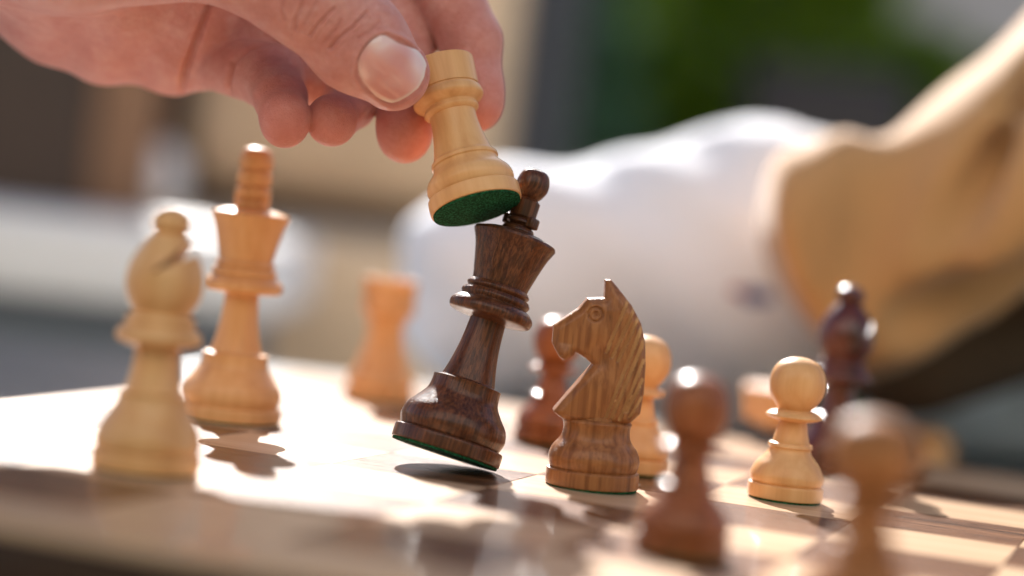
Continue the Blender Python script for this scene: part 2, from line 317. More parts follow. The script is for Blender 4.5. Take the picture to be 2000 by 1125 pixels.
def knight_head_sdf():
    poly = np.array(KN_OUT, np.float32)
    def fn(P):
        x, y, z = P[..., 0], P[..., 1], P[..., 2]
        d = np.full(x.shape, 1e9, np.float32); s = np.ones(x.shape, np.float32); n = len(poly)
        for i in range(n):
            a = poly[i]; b = poly[i-1]; ex, ez = b-a; wx = x-a[0]; wz = z-a[1]
            t = np.clip((wx*ex+wz*ez)/(ex*ex+ez*ez), 0, 1); bx = wx-ex*t; bz = wz-ez*t; d = np.minimum(d, bx*bx+bz*bz)
            c1 = z >= a[1]; c2 = z < b[1]; c3 = ex*wz > ez*wx
            flip = (c1 & c2 & c3) | (~c1 & ~c2 & ~c3); s = np.where(flip, -s, s)
        d2 = s*np.sqrt(d)
        # half thickness: wide at the neck, narrow at the muzzle and ear
        th = 8.6-0.045*np.clip(z-22, 0, 60)
        th = th-2.6*np.clip((-5.0-x)/10, 0, 1)*np.clip((z-38)/6, 0, 1)-1.6*np.clip((z-55)/10, 0, 1)
        th = th-1.3*np.clip((-3-x)/9, 0, 1)*np.clip((38-z)/10, 0, 1)
        th = th+1.0*np.exp(-((x+3.5)**2+(z-47.5)**2)/30)+0.9*np.exp(-((x-1)**2/70+(z-30)**2/40))-0.8*np.exp(-((x+1)**2+(z-41)**2)/14)
        dy = np.abs(y)-th
        d3 = smax(d2, dy, 1.1)
        d3 = smax(d3, (d2+dy+1.7)*0.7071, 0.5)                           # chamfered carved edge
        rr = np.sqrt((x+1.8)**2+y*y)-17.2                     # rounded by the turned blank it was cut from
        d3 = smax(d3, rr, 1.2)
        for (ax, az, bx_, bz_, r) in GROOVES:
            g = cone(P*np.array([1, 0, 1], np.float32), (ax, 0, az), (bx_, 0, bz_), r*1.35, r*1.1)
            depth = np.abs(y)-(th-0.95)
            cut = np.maximum(g, -depth)
            d3 = smax(d3, -cut, 0.25)
        # eye: ringed boss
        re = np.sqrt((x--4.0)**2+(z-53.7)**2)
        for rad in (2.15, 0.55):
            cut = np.maximum(np.abs(re-rad)-0.28, -(np.abs(y)-(th-0.55-0.12*0))); d3 = smax(d3, -cut, 0.2)
        # nostril and mouth nicks
        for (cx, cz, r) in ((-10.0, 40.8, 0.6), (-13.3, 40.3, 0.5), (-7.5, 40.5, 0.5)):
            cut = np.sqrt((x-cx)**2+((z-cz)*1.6)**2)-r; cut = np.maximum(cut, -(np.abs(y)-(th-1.4))); d3 = smax(d3, -cut, 0.2)
        return d3
    return fn
def groove_mask(V):
    x, y, z = V[:, 0], V[:, 1], V[:, 2]; m = np.zeros(len(V), bool)
    for (ax, az, bx_, bz_, r) in GROOVES: m |= cone(V*np.array([1, 0, 1], np.float32), (ax, 0, az), (bx_, 0, bz_), r*1.35, r*1.1) < 0.05
    return m & (np.abs(y) > 4)
GROOVES = [(5.5, 58.4, 0.7, 44.5, 0.42), (7.7, 56.3, 2.1, 41.1, 0.42), (9.0, 53.5, 4.0, 40.1, 0.4), (10.4, 50.8, 1.6, 22.0, 0.45), (11.4, 46.8, 3.4, 22.2, 0.45), (11.9, 41.1, 6.1, 22.3, 0.42), (12.0, 35.1, 8.1, 25.0, 0.42), (12.3, 29.7, 9.0, 23.4, 0.35), (1.3, 45.2, 0.2, 42.4, 0.35)]
KN_MESH = sdf_mesh(knight_head_sdf(), (-19, -10.5, 20), (16, 10.5, 66), 0.36, project=1)
def knight(name, label, ped, loc, rot=(0, 0, 0)):
    e = root(name, label, loc, rot); pad(e, 14.0); lathe('pedestal', KN_PED, ped, e); hd = np_mesh('horse_head', KN_MESH[0], KN_MESH[1], ped, e); hd.data.materials.append(MANE if ped is GOLD else ped)
    gm = groove_mask(KN_MESH[0])[KN_MESH[1]].sum(1) >= 3; hd.data.polygons.foreach_set('material_index', gm.astype(np.int32))
    return e

dark_king = king('king', 'dark rosewood king with green felt, tipping over as it is knocked by the held rook', ROSE, (0, 0, 0), cross_rot=0.3)
# tipping: lean right and away, pivoting on the front right of its base edge
def place_tilted(o, contact, yaw_dir, axis, r):
    """axis = unit vector of the piece; the lowest point of the base rim touches the board"""
    a = Vector(axis).normalized(); low = (Vector((0, 0, -1))-a*(-a.z)).normalized()
    q = a.to_track_quat('Z', 'Y'); o.rotation_mode = 'QUATERNION'; o.rotation_quaternion = q
    o.location = Vector(contact)-low*r*MM
dark_king.scale = (0.985,)*3
place_tilted(dark_king, (-0.0018, 0.6915, 0.0002), 0, (math.tan(math.radians(11.8)), math.tan(math.radians(9.0)), 1), 17.3)
light_king = king('king', 'pale boxwood king standing upright behind the pale bishop at the left', BOX, sq(-2.38, 1.45), cross_rot=-0.25, fin=KING_F2); light_king.scale = (1, 1, 0.982)
near_bishop = bishop('bishop', 'pale boxwood bishop with slit mitre, standing in front of the pale king', BOX, sq(-1.46, -1.54), (0, 0, -0.12)); near_bishop.scale = (1.02, 1.02, 1.04)
rook('rook', 'pale boxwood rook standing far back on the board between the two kings', BOX, sq(-2.4, 4.3))
knight('knight', 'golden brown knight with carved mane and ringed eye beside the tipping king', GOLD, sq(.43, .74), (0, math.radians(-1.2), TH+0.33))
pawn('pawn', 'pale boxwood pawn standing sharp and alone right of the knight', BOX, sq(1.47, 1.62))
pawn('pawn', 'pale boxwood pawn standing half hidden right behind the knight', BOX, sq(.38, 1.90))
pawn('pawn', 'reddish brown pawn standing blurred between tipping king and knight', PAWNW, sq(-.55, 2.95), hr=8.7)
pawn('pawn', 'brown pawn in the foreground between the knight and the lone pale pawn', PAWNW, sq(1.53, -1.45), hr=8.5)
pawn('pawn', 'large blurred brown pawn nearest the viewer at the lower right', FGW, sq(2.62, -2.69), hr=9.8)
bishop('bishop', 'dark glossy bishop standing blurred behind the lone pale pawn', REDW, sq(1.39, 3.8), (0, 0, 0.8))
held = rook('rook', 'pale boxwood rook with green felt base, pinched between thumb and finger above the king', BOX, (0, 0, 0), notched=False)
S_ = 4300.0
def cam_pt(px, py, Z):
    v = cr*((px-1000)*Z/S_)+cu*(-(py-562.5)*Z/S_)+fw*Z
    return Vector((0, 0, CAM_H))+v
ax_im = (math.sin(math.radians(-14.8)), math.cos(math.radians(-14.8)))
tilt = math.radians(16)
axis = (cr*ax_im[0]+cu*ax_im[1])*math.cos(tilt)+fw*math.sin(tilt)
held.rotation_mode = 'QUATERNION'; held.rotation_quaternion = axis.to_track_quat('Z', 'Y'); held.location = cam_pt(932, 409, 684)*MM
#@HAND
# ------------------------------------------------------------------ the hand
# joints in millimetres in the hand's own frame (x along the fingers' spread, y up, z to the thumb side), radius last
HJ = {
    'T0': (-15.0, -0.0, 24, 11.3),
    'T1': (-25.1, 8.8, 32, 14.6),
    'T2': (-40.4, 23.8, 38, 15.8),
    'T3': (-66.3, 38.3, 38, 17),
    'T4': (-109.9, 42.3, 58, 27),
    'I0': (9.7, -5.9, -15, 9.0),
    'I1': (7.9, 15.2, -19, 10.2),
    'I2': (-3.7, 40.7, -22, 11.5),
    'I3': (-42.7, 75.0, -26, 14),
    'M0': (-13.0, -17.1, -7, 8.4),
    'M1': (-13.5, 3.3, -17, 9.6),
    'M2': (-14.2, 28.4, -31, 11),
    'M3': (-61.8, 44.2, -46, 15),
    'R0': (-35.0, -13.8, 10, 7.3),
    'R1': (-30.1, -6.4, -11, 7.2),
    'R2': (-34.8, 11.5, -29, 12.5),
    'R3': (-75.1, 26.4, -42, 15),
    'K0': (-49.2, -14.8, 15, 7.2),
    'K1': (-51.4, -5.5, 7, 8.0),
    'K2': (-56.8, 2.8, -9, 10.3),
    'K3': (-82.6, 12.0, -40, 9.5),
    'P0': (-75.9, 40.9, -35, 14),
    'P1': (-111.0, 52.5, -12, 22),
    'P2': (-159.3, 60.5, -20, 26),
    'P3': (-70.1, 49.0, -16, 21),
    'P4': (-125.4, 63.2, 35, 36),
    'F0': (-238.4, 90.8, -45, 31),
    'E0': (-93.7, 9.8, -45, 7),
    'E1': (-117.5, 15.2, -47, 7.5),
    'E2': (-134.2, 21.9, -48, 7.5),
    'E3': (-148.8, 32.5, -47, 7.5),
    'E4': (-167.4, 44.1, -45, 9),
    'M_0': (-87.5, 17.3, -38, 12),
    'M_1': (-114.1, 22.1, -38, 12),
    'M_2': (-133.0, 28.6, -38, 12),
    'M_3': (-164.8, 49.4, -35, 14),
    'U0': (-77.9, 27.5, -24, 13),
    'U1': (-107.8, 33.1, -22, 14),
    'U2': (-128.8, 38.8, -18, 15),
    'U3': (-158.5, 53.8, -10, 18),
    'W0': (-74.2, 22.1, -35, 13),
    'W1': (-56.6, 18.9, -30, 13),
    'W2': (-43.7, 5.8, -22, 11),
    'G0': (-114.9, 41.6, 10, 22),
    'G1': (-151.8, 52.0, 10, 27),
    'B0': (-26.2, 59.3, -33, 15),
    'B1': (-46.9, 73.4, -35, 20),
    'B2': (-97.3, 80.9, -30, 26),
    'B3': (-136.3, 86.0, -22, 32),
    'F1': (-401.1, 166.4, -90, 38),
}
def build_hand():
    J = {k: (np.array(v[:3], np.float32), v[3]) for k, v in HJ.items()}
    def chain(P, names, k=2.5, sq=None):
        d = None
        for a, b in zip(names[:-1], names[1:]):
            c = cone(P, J[a][0], J[b][0], J[a][1], J[b][1]); d = c if d is None else smin(d, c, k)
        return d
    zt = J['T1'][0][2]
    def thumb(P):
        Q = P.copy(); zc = zt; Q[..., 2] = (Q[..., 2]-zc)/0.80+zc
        return chain(Q, ['T0', 'T1', 'T2', 'T3', 'T4'], 5)*0.92
    def fn(P):
        P = np.asarray(P, np.float32)
        t = thumb(P)
        i = chain(P, ['I0', 'I1', 'I2', 'I3']); m = chain(P, ['M0', 'M1', 'M2', 'M3']); r = chain(P, ['R0', 'R1', 'R2', 'R3'], 3.5); k = chain(P, ['K0', 'K1', 'K2', 'K3'], 3.0)
        # soft pads on the finger ends
        def ball(n, off, rad): c = J[n][0]+np.array(off, np.float32); q = P-c; return np.sqrt((q*q).sum(-1))-rad
        i = smin(i, ball('I0', (-0.6, 4.5, 1.0), 8.9), 4); m = smin(m, ball('M0', (0, 4.0, 0.9), 8.3), 4)
        k = smin(k, ball('K0', (0.2, 3.0, .6), 7.6), 3); r = smin(r, ball('R0', (0, 1.6, .6), 7.3), 3)
        palm = chain(P, ['P0', 'P1', 'P2', 'F0', 'F1'], 10); palm = smin(palm, chain(P, ['P3', 'P4', 'F0'], 8), 10); palm = smin(palm, chain(P, ['B0', 'B1', 'B2', 'B3', 'F0'], 10), 12)
        # the hollow of the palm: a sheet slanting from the little-finger edge up and forward to the ball of the thumb
        for nm in (['E0', 'E1', 'E2', 'E3', 'E4', 'F0'], ['M_0', 'M_1', 'M_2', 'M_3', 'F0'], ['U0', 'U1', 'U2', 'U3', 'F0'], ['E0', 'M_0', 'U0'], ['E1', 'M_1', 'U1', 'P1'], ['E2', 'M_2', 'U2', 'P1'], ['E4', 'M_3', 'U3', 'P2'], ['E3', 'M_2']):
            palm = smin(palm, chain(P, nm, 8), 11)
        knk = smin(chain(P, ['K3', 'E0'], 3), smin(chain(P, ['K3', 'W0', 'U0'], 4), chain(P, ['W0', 'W1', 'W2', 'R2'], 4), 5), 5)
        fingers = smin(smin(i, m, 1.2), smin(r, smin(k, knk, 3), 1.0), 1.0)
        th = smin(t, cone(P, J['T4'][0], J['P2'][0], 22, 24), 10)
        th = smin(th, cone(P, J['T4'][0], J['P4'][0], 22, 26), 10)
        th = smin(th, cone(P, J['G0'][0], J['G1'][0], 22, 27), 8)
        body = smin(palm, th, 9)
        d = smin(body, fingers, 2.5); return np.maximum(d, np.maximum(-(P[..., 0]+203), P[..., 1]-124))
    return fn
NAIL = [(-16.4, 10.4), (-12.1, 9.1), (-6.9, 6.6), (-4.5, 2.8), (-4.8, -1.4), (-6.5, -4.9), (-9.6, -7.5), (-12.7, -9.1), (-15.2, -9.5), (-19.7, -7.7), (-23.3, -4.9), (-25.0, -1.8), (-24.2, 2.9), (-21.7, 6.8), (-19.2, 9.1)]
CREASE = [[(-39.4, 23.2), (-40.7, 17.9), (-42.8, 14.1), (-42.9, 11.3)], [(-31.1, 17.4), (-34.0, 14.4), (-36.7, 11.8), (-38.5, 9.5)], [(-21.8, 16.8), (-25.7, 12.2), (-29.7, 8.9), (-32.9, 5.7)], [(-36.1, 19.4), (-38.5, 15.6), (-40.1, 12.8)], [(-29.1, 14.1), (-31.1, 11.0), (-34.6, 7.7)], [(-18.1, 14.1), (-20.9, 11.0), (-24.2, 8.9)], [(-45.5, 21.7), (-46.8, 17.1), (-46.1, 14.1)]]
PALM_CREASE = [[(-73.7, 28.4), (-80.3, 16.0), (-85.8, 6.9), (-89.0, 0.3)], [(-69.9, -3.8), (-70.2, 0.3), (-68.3, 6.9), (-63.0, 11.4), (-53.9, 14.0)]]
def hand_object():
    fn = build_hand(); h = 1.4
    V, Q = sdf_mesh(fn, (-207, -58, -74), (28, 128, 88), h, refine=2, project=1)
    e = 0.3; f0 = fn(V); N = np.stack([fn(V+np.eye(3, dtype=np.float32)[k]*e)-f0 for k in range(3)], -1); N /= np.sqrt((N*N).sum(-1))[:, None]+1e-6
    def seg_d(X, line):
        d = np.full(len(X), 1e9, np.float32)
        for a, b in zip(line[:-1], line[1:]):
            a = np.array(a, np.float32); b = np.array(b, np.float32); u = b-a; t = np.clip(((X-a)@u)/(u@u), 0, 1); q = X-(a+t[:, None]*u); d = np.minimum(d, np.sqrt((q*q).sum(-1)))
        return d
    xy = V[:, :2]; D = np.zeros(len(V), np.float32); front = np.clip(N[:, 2]*2, 0, 1)*(V[:, 2] > 22)
    for i, line in enumerate(CREASE): d = seg_d(xy, line); D -= front*(0.80 if i < 3 else 0.35)*np.exp(-(d/0.62)**2)+front*0.22*np.exp(-((d-1.7)/1.0)**2)
    # nail fold round the thumbnail
    nl = NAIL+[NAIL[0]]; d = seg_d(xy, nl); c = np.mean(np.array(NAIL), 0)
    poly = np.array(NAIL); ins = np.zeros(len(V), bool); j = len(poly)-1
    for i in range(len(poly)):
        cnd = ((poly[i][1] > xy[:, 1]) != (poly[j][1] > xy[:, 1])) & (xy[:, 0] < (poly[j][0]-poly[i][0])*(xy[:, 1]-poly[i][1])/(poly[j][1]-poly[i][1]+1e-9)+poly[i][0]); ins ^= cnd; j = i
    sd_ = np.where(ins, -d, d)
    D += front*(0.55*np.exp(-((sd_-0.9)/0.8)**2)-0.42/(1+np.exp((sd_+0.2)/0.25)))
    pf = np.clip(N[:, 2]*2, 0, 1)*(V[:, 2] < 10)
    for line in PALM_CREASE: d = seg_d(xy, line); D -= pf*1.6*np.exp(-(d/1.1)**2)
    V2 = V+N*D[:, None]
    ho = empty('person', cam_pt(868, 160, 700)*MM); ho.rotation_mode = 'QUATERNION'; ho.rotation_quaternion = R.to_quaternion()
    tag(ho, 'right hand reaching in from the upper left, thumb and fingers closed on the pale rook', 'person')
    ob = np_mesh('hand', V2, Q, SKIN, ho)
    cz = np.zeros(len(V), np.float32)                                   # redder skin in folds and round the nail
    for line in CREASE: cz = np.maximum(cz, front*np.exp(-(seg_d(xy, line)/0.5)**2)*0.8)
    cz = np.maximum(cz, front*np.exp(-((sd_-0.1)/0.45)**2)*0.9)
    for line in PALM_CREASE: cz = np.maximum(cz, pf*np.exp(-(seg_d(xy, line)/1.0)**2))
    tip = np.zeros(len(V), np.float32)                                  # flushed fingertips
    for k_ in 'TIMRK':
        c_ = np.array(HJ[k_+'0'][:3]); tip = np.maximum(tip, np.exp(-(np.sqrt(((V-c_)**2).sum(1))/13.0)**3))
    for nm_, ar in (('crease', cz), ('flush', tip)):
        at = ob.data.attributes.new(nm_, 'FLOAT', 'POINT'); at.data.foreach_set('value', ar.astype(np.float32)[:len(ob.data.vertices)])
    # thumbnail: follows the thumb's back
    rings = 14; nv = []; nf = []; base = np.array(NAIL); m = 60
    t = np.linspace(0, len(base), m, endpoint=False); i0 = t.astype(int); fr = (t-i0)[:, None]; B = [base[(i0+o) % len(base)] for o in (-1, 0, 1, 2)]
    bd = 0.5*((2*B[1])+(-B[0]+B[2])*fr+(2*B[0]-5*B[1]+4*B[2]-B[3])*fr**2+(-B[0]+3*B[1]-3*B[2]+B[3])*fr**3)
    pts = []
    for r in range(rings+1):
        s = r/rings
        for q in bd: pts.append(c+(q-c)*s*0.985)
    pts = np.array(pts, np.float32); z = np.full(len(pts), 62.0, np.float32)
    for _ in range(60):
        p3 = np.concatenate([pts, z[:, None]], 1); z = z-np.clip(fn(p3), -1, 3)*0.8
    # across-nail curvature softened, lifted a little above the bed
    ax = np.array((.75, -.66)); rel = pts-c; al = rel@ax; pe = rel@np.array((.66, .75)); rad = np.repeat(np.arange(rings+1)/rings, m)
    A_ = np.stack([np.ones_like(al), al, pe, pe*pe], 1); cf = np.linalg.lstsq(A_, z, rcond=None)[0]; z = 0.45*z+0.55*(A_@cf)
    z = z+0.12-0.75*rad**8+0.16*np.cos(al/11)
    v = np.concatenate([pts, z[:, None]], 1); Vn = v[m-1:].copy(); Vn[0] = v[0]; f = []
    for r in range(1, rings):
        for k in range(m): a_ = (r-1)*m+k+1; b_ = (r-1)*m+(k+1) % m+1; f.append((a_, b_, b_+m, a_+m))
    for k in range(m): f.append((0, (k+1) % m+1, k+1))
    n = from_py('thumbnail', Vn*MM, f, NAILM, ho)
    rv = rad[m-1:]; av = al[m-1:]; rim = (np.clip((rv-0.86)/0.1, 0, 1)*np.clip(0.35+av/8, 0, 1)).astype(np.float32); rim[0] = 0
    at = n.data.attributes.new('rim', 'FLOAT', 'POINT'); at.data.foreach_set('value', rim)
    return ho, ob, fn
def skin():
    m, n, b, L = mat_new('skin'); co = coords(n, L, (1000, 1000, 1000), False)
    a = tex(n, L, co, 0.075, 4, 0.6); r = ramp(n, [(0.3, (0.60, 0.225, 0.18)), (0.5, (0.70, 0.31, 0.26)), (0.7, (0.77, 0.41, 0.36))]); L.new(a, r.inputs[0])
    a2 = tex(n, L, co, 0.55, 3, 0.6); r2 = ramp(n, [(0.3, (0.90, 0.78, 0.76)), (0.65, (1.0, 1.0, 1.0))]); L.new(a2, r2.inputs[0])
    c = mixc(n, L, 0.8, r.outputs[0], r2.outputs[0], 'MULTIPLY')
    a3 = tex(n, L, co, 0.22, 3, 0.6); r3 = ramp(n, [(0.40, (0, 0, 0)), (0.66, (1, 1, 1))]); L.new(a3, r3.inputs[0]);
    m3 = n.nodes.new('ShaderNodeMath'); m3.operation = 'MULTIPLY'; m3.inputs[1].default_value = 0.40; L.new(r3.outputs[0], m3.inputs[0]); c = mixc(n, L, m3.outputs[0], c, (0.60, 0.20, 0.15))
    for nm_, col_, k_ in (('flush', (0.66, 0.19, 0.15), 0.50), ('crease', (0.42, 0.11, 0.08), 0.45)):
        at = n.nodes.new('ShaderNodeAttribute'); at.attribute_name = nm_; mm = n.nodes.new('ShaderNodeMath'); mm.operation = 'MULTIPLY'; mm.inputs[1].default_value = k_; L.new(at.outputs['Fac'], mm.inputs[0]); c = mixc(n, L, mm.outputs[0], c, col_)
    L.new(c, b.inputs['Base Color'])
    b.inputs['Subsurface Weight'].default_value = 0.22; b.inputs['Subsurface Radius'].default_value = (1.0, 0.30, 0.15); b.inputs['Subsurface Scale'].default_value = 0.005
    b.inputs['Roughness'].default_value = 0.40; b.inputs['Specular IOR Level'].default_value = 0.5
    b.inputs['Sheen Weight'].default_value = 0.30; b.inputs['Sheen Roughness'].default_value = 0.35; b.inputs['Sheen Tint'].default_value = (1, 0.85, 0.78, 1)
    # fine skin relief: cells and furrows
    vo = n.nodes.new('ShaderNodeTexVoronoi'); vo.feature = 'DISTANCE_TO_EDGE'; vo.inputs['Scale'].default_value = 1.1; L.new(co, vo.inputs['Vector'])
    nz = tex(n, L, co, 2.2, 4, 0.7); mx = n.nodes.new('ShaderNodeMath'); mx.operation = 'MULTIPLY_ADD'; mx.inputs[1].default_value = 0.7; L.new(vo.outputs['Distance'], mx.inputs[0]); L.new(nz, mx.inputs[2])
    bp = n.nodes.new('ShaderNodeBump'); bp.inputs['Strength'].default_value = 0.7; bp.inputs['Distance'].default_value = 0.0003; L.new(mx.outputs[0], bp.inputs['Height'])
    w2 = tex(n, L, co, 0.42, 5, 0.72, 1.5); bq = n.nodes.new('ShaderNodeBump'); bq.inputs['Strength'].default_value = 0.55; bq.inputs['Distance'].default_value = 0.0011; L.new(w2, bq.inputs['Height']); L.new(bp.outputs[0], bq.inputs['Normal']); L.new(bq.outputs[0], b.inputs['Normal'])
    return m
def nailm():
    m, n, b, L = mat_new('nail'); co = coords(n, L, (1000, 1000, 1000), False)
    tx = tex(n, L, co, 0.07, 1, 0.4); gs = n.nodes.new('ShaderNodeSeparateXYZ'); L.new(co, gs.inputs[0]); ma = n.nodes.new('ShaderNodeMath'); ma.operation = 'MULTIPLY_ADD'; ma.inputs[1].default_value = 0.020; L.new(gs.outputs[1], ma.inputs[0]); L.new(tx, ma.inputs[2]); a = ma.outputs[0]; r = ramp(n, [(0.38, (0.70, 0.31, 0.27)), (0.50, (0.76, 0.41, 0.37)), (0.64, (0.85, 0.60, 0.56))]); L.new(a, r.inputs[0]); at = n.nodes.new('ShaderNodeAttribute'); at.attribute_name = 'rim'; L.new(mixc(n, L, at.outputs['Fac'], r.outputs[0], (0.86, 0.70, 0.60)), b.inputs['Base Color'])
    b.inputs['Subsurface Weight'].default_value = 0.2; b.inputs['Subsurface Radius'].default_value = (1, .4, .3); b.inputs['Subsurface Scale'].default_value = 0.002
    b.inputs['Roughness'].default_value = 0.28; b.inputs['Coat Weight'].default_value = 0.7; b.inputs['Coat Roughness'].default_value = 0.13
    nz = tex(n, L, co, 0.8, 3, 0.6); bp = n.nodes.new('ShaderNodeBump'); bp.inputs['Strength'].default_value = 0.15; bp.inputs['Distance'].default_value = 0.0003; L.new(nz, bp.inputs['Height']); L.new(bp.outputs[0], b.inputs['Normal'])
    return m
SKIN = skin(); NAILM = nailm()
hand_root, hand_mesh, hand_fn = hand_object()
#@BACKGROUND
# ------------------------------------------------------------------ table and surroundings (all strongly out of focus)
def solid_box(name, lo, hi, mat, parent=None, bev=8.0, origin=(0, 0, 0)):
    c = [(lo[i]+hi[i])/2 for i in range(3)]
    return box(name, (hi[0]-lo[0])*MM, (hi[1]-lo[1])*MM, (hi[2]-lo[2])*MM, mat, parent, bev*MM, ((c[0]-origin[0])*MM, (c[1]-origin[1])*MM, (c[2]-origin[2])*MM), 3)
TABLE = plain('painted_table', (0.17, 0.18, 0.20), 0.35, 0.08, 12, coat=0.3)
WHITE = plain('white_paint', (0.85, 0.84, 0.83), 0.5, 0.05, 3)
SLATE = plain('blue_grey_render', (0.15, 0.17, 0.20), 0.7, 0.12, 4, bump=0.3)
TAN = plain('tan_canvas', (0.72, 0.53, 0.34), 0.85, 0.12, 6, sheen=0.2)
DKB = plain('dark_brown_wood', (0.045, 0.024, 0.015), 0.5, 0.3, 5)
ORG = plain('orange_brown_wood', (0.20, 0.10, 0.05), 0.5, 0.3, 5)
DGR = plain('dark_grey_weave', (0.035, 0.030, 0.030), 0.7, 0.2, 20)
PALE = plain('pale_grey_render', (0.50, 0.46, 0.43), 0.85, 0.10, 1.5, bump=0.2)
t = empty('table', (0, 0.7, -0.745)); O = (0, 700, -745)
tag(t, 'blue grey painted table that the chessboard lies on', 'table')
solid_box('tabletop', (-760, 120, -48), (760, 1230, -20), TABLE, t, 6, O)
for a in (-690, 690):
    for b in (200, 1150): solid_box('leg', (a-30, b-30, -745), (a+30, b+30, -48.5), TABLE, t, 4, O)
gr = box('ground', 30, 30, 0.1, plain('paving', (0.30, 0.27, 0.24), 0.9, 0.2, 2.0, bump=0.4), None, 0, (0, 9, -0.795)); tag(gr, kind='structure')
lw = empty('low_wall', (-0.9, 1.7, -0.745)); O = (-900, 1700, -745); tag(lw, 'low blue grey wall with a thick white coping, behind the pale bishop', 'low wall')
solid_box('coping', (-1700, 1560, -14), (-168, 1860, 45), WHITE, lw, 10, O); solid_box('wall_body', (-1680, 1600, -745), (-200, 1840, -14.5), SLATE, lw, 4, O)
sf = empty('garden_sofa', (-0.25, 2.2, -0.745)); O = (-250, 2200, -745); tag(sf, 'tan padded garden sofa behind the two light coloured kings and rook', 'sofa')
solid_box('seat_cushion', (-900, 1930, -120), (-40, 2500, 46), TAN, sf, 30, O)
solid_box('seat_base', (-900, 1960, -745), (-40, 2520, -121), TAN, sf, 8, O)
solid_box('back_cushion', (-362, 2330, 78), (-25, 2480, 470), TAN, sf, 40, O); solid_box('back_cushion', (-790, 2330, 78), (-430, 2480, 470), DGR, sf, 40, O)
solid_box('gap_shade_panel', (-900, 2500.5, -100), (-20, 2540, 500), DGR, sf, 6, O)  # dark panel carries the deep shadow between seat and back cushions
cu_ = solid_box('throw_pillow', (-420, 1950, 47), (-312, 2060, 112), WHITE, None, 26); tag(cu_, 'small white pillow lying on the sofa seat at the left', 'pillow')
pw = solid_box('wooden_post', (-640, 2600, -745), (-560, 2700, 900), ORG, None, 5); tag(pw, 'orange brown wooden post rising left of the tan sofa back', 'post')
pv = empty('wooden_post', (-0.495, 1.85, -0.745)); pv.name = 'wooden_cabinet'; O = (-495, 1850, -745); tag(pv, 'tall dark brown wooden cabinet at the left edge behind the low wall', 'cabinet')
solid_box('carcass', (-1000, 1880, -745), (-372, 1925, 640), DKB, pv, 5, O); solid_box('door_panel', (-372+1, 1880, -745), (-318, 1920, 640), ORG, pv, 5, O)
ps = empty('garden_post', (0, 2.55, -0.745)); O = (0, 2550, -745); tag(ps, 'dark slate coloured post standing between the tan sofa and the green shrub', 'post')
solid_box('shaft', (-44, 2520, -744), (48, 2590, 1100), plain('slate_paint', (0.035, 0.042, 0.055), 0.5, .1), ps, 5, O); solid_box('foot', (-52, 2490, -745), (78, 2620, -720), DGR, ps, 4, O)
pb = solid_box('bamboo_cane', (-80, 2620, -745), (-52, 2644, 1050), plain('weathered_cane', (0.26, 0.19, 0.14), 0.6), None, 9); tag(pb, 'thin brown cane upright beside the slate coloured post', 'cane')
wl = solid_box('garden_wall', (-5200, 5000, -745), (5200, 5200, 1500), PALE, None, 10); tag(wl, 'long pale grey garden wall far behind the shrubs', 'wall')
hw = solid_box('bounce_wall', (-5200, -2500, -745), (5200, -2200, 4600), plain('bounce_wall_cream', (0.42, 0.405, 0.39), 0.9, 0.08, 1.2, bump=0.2), None, 10); tag(hw, 'unseen cream wall added behind the viewer to bounce sunlight onto the near sides', 'wall')  # added out of view; its tone sets the front fill light
FILL_BLOCK = plain('fill_blocker_green', (0.040, 0.060, 0.020), 0.8, 0.5, 25, bump=1.0)
hg = box('fill_blocker', 7.0, 0.5, 1.85, FILL_BLOCK, None, 0.10, (0, -1.75, 0.18)); tag(hg, 'unseen dark green block added behind the viewer to cut low front fill', 'fill_blocker')  # unseen block added to hold back low fill from the camera side
def leafm(name, c1, c2):
    m, n, b, L = mat_new(name); oi = n.nodes.new('ShaderNodeNewGeometry'); r = ramp(n, [(0.0, c1), (1.0, c2)]); L.new(oi.outputs['Random Per Island'], r.inputs[0]); L.new(r.outputs[0], b.inputs['Base Color'])
    b.inputs['Roughness'].default_value = 0.22
    tr = n.nodes.new('ShaderNodeBsdfTranslucent'); L.new(r.outputs[0], tr.inputs[0]); mx = n.nodes.new('ShaderNodeMixShader'); mx.inputs[0].default_value = 0.65
    L.new(b.outputs[0], mx.inputs[1]); L.new(tr.outputs[0], mx.inputs[2]); L.new(mx.outputs[0], n.nodes['Material Output'].inputs[0]); return m
LEAF = leafm('leaves', (0.10, 0.19, 0.015), (0.32, 0.46, 0.04)); LEAF2 = leafm('blue_leaves', (0.09, 0.19, 0.10), (0.20, 0.36, 0.20)); BARK = plain('bark', (0.09, 0.06, 0.04), 0.9)
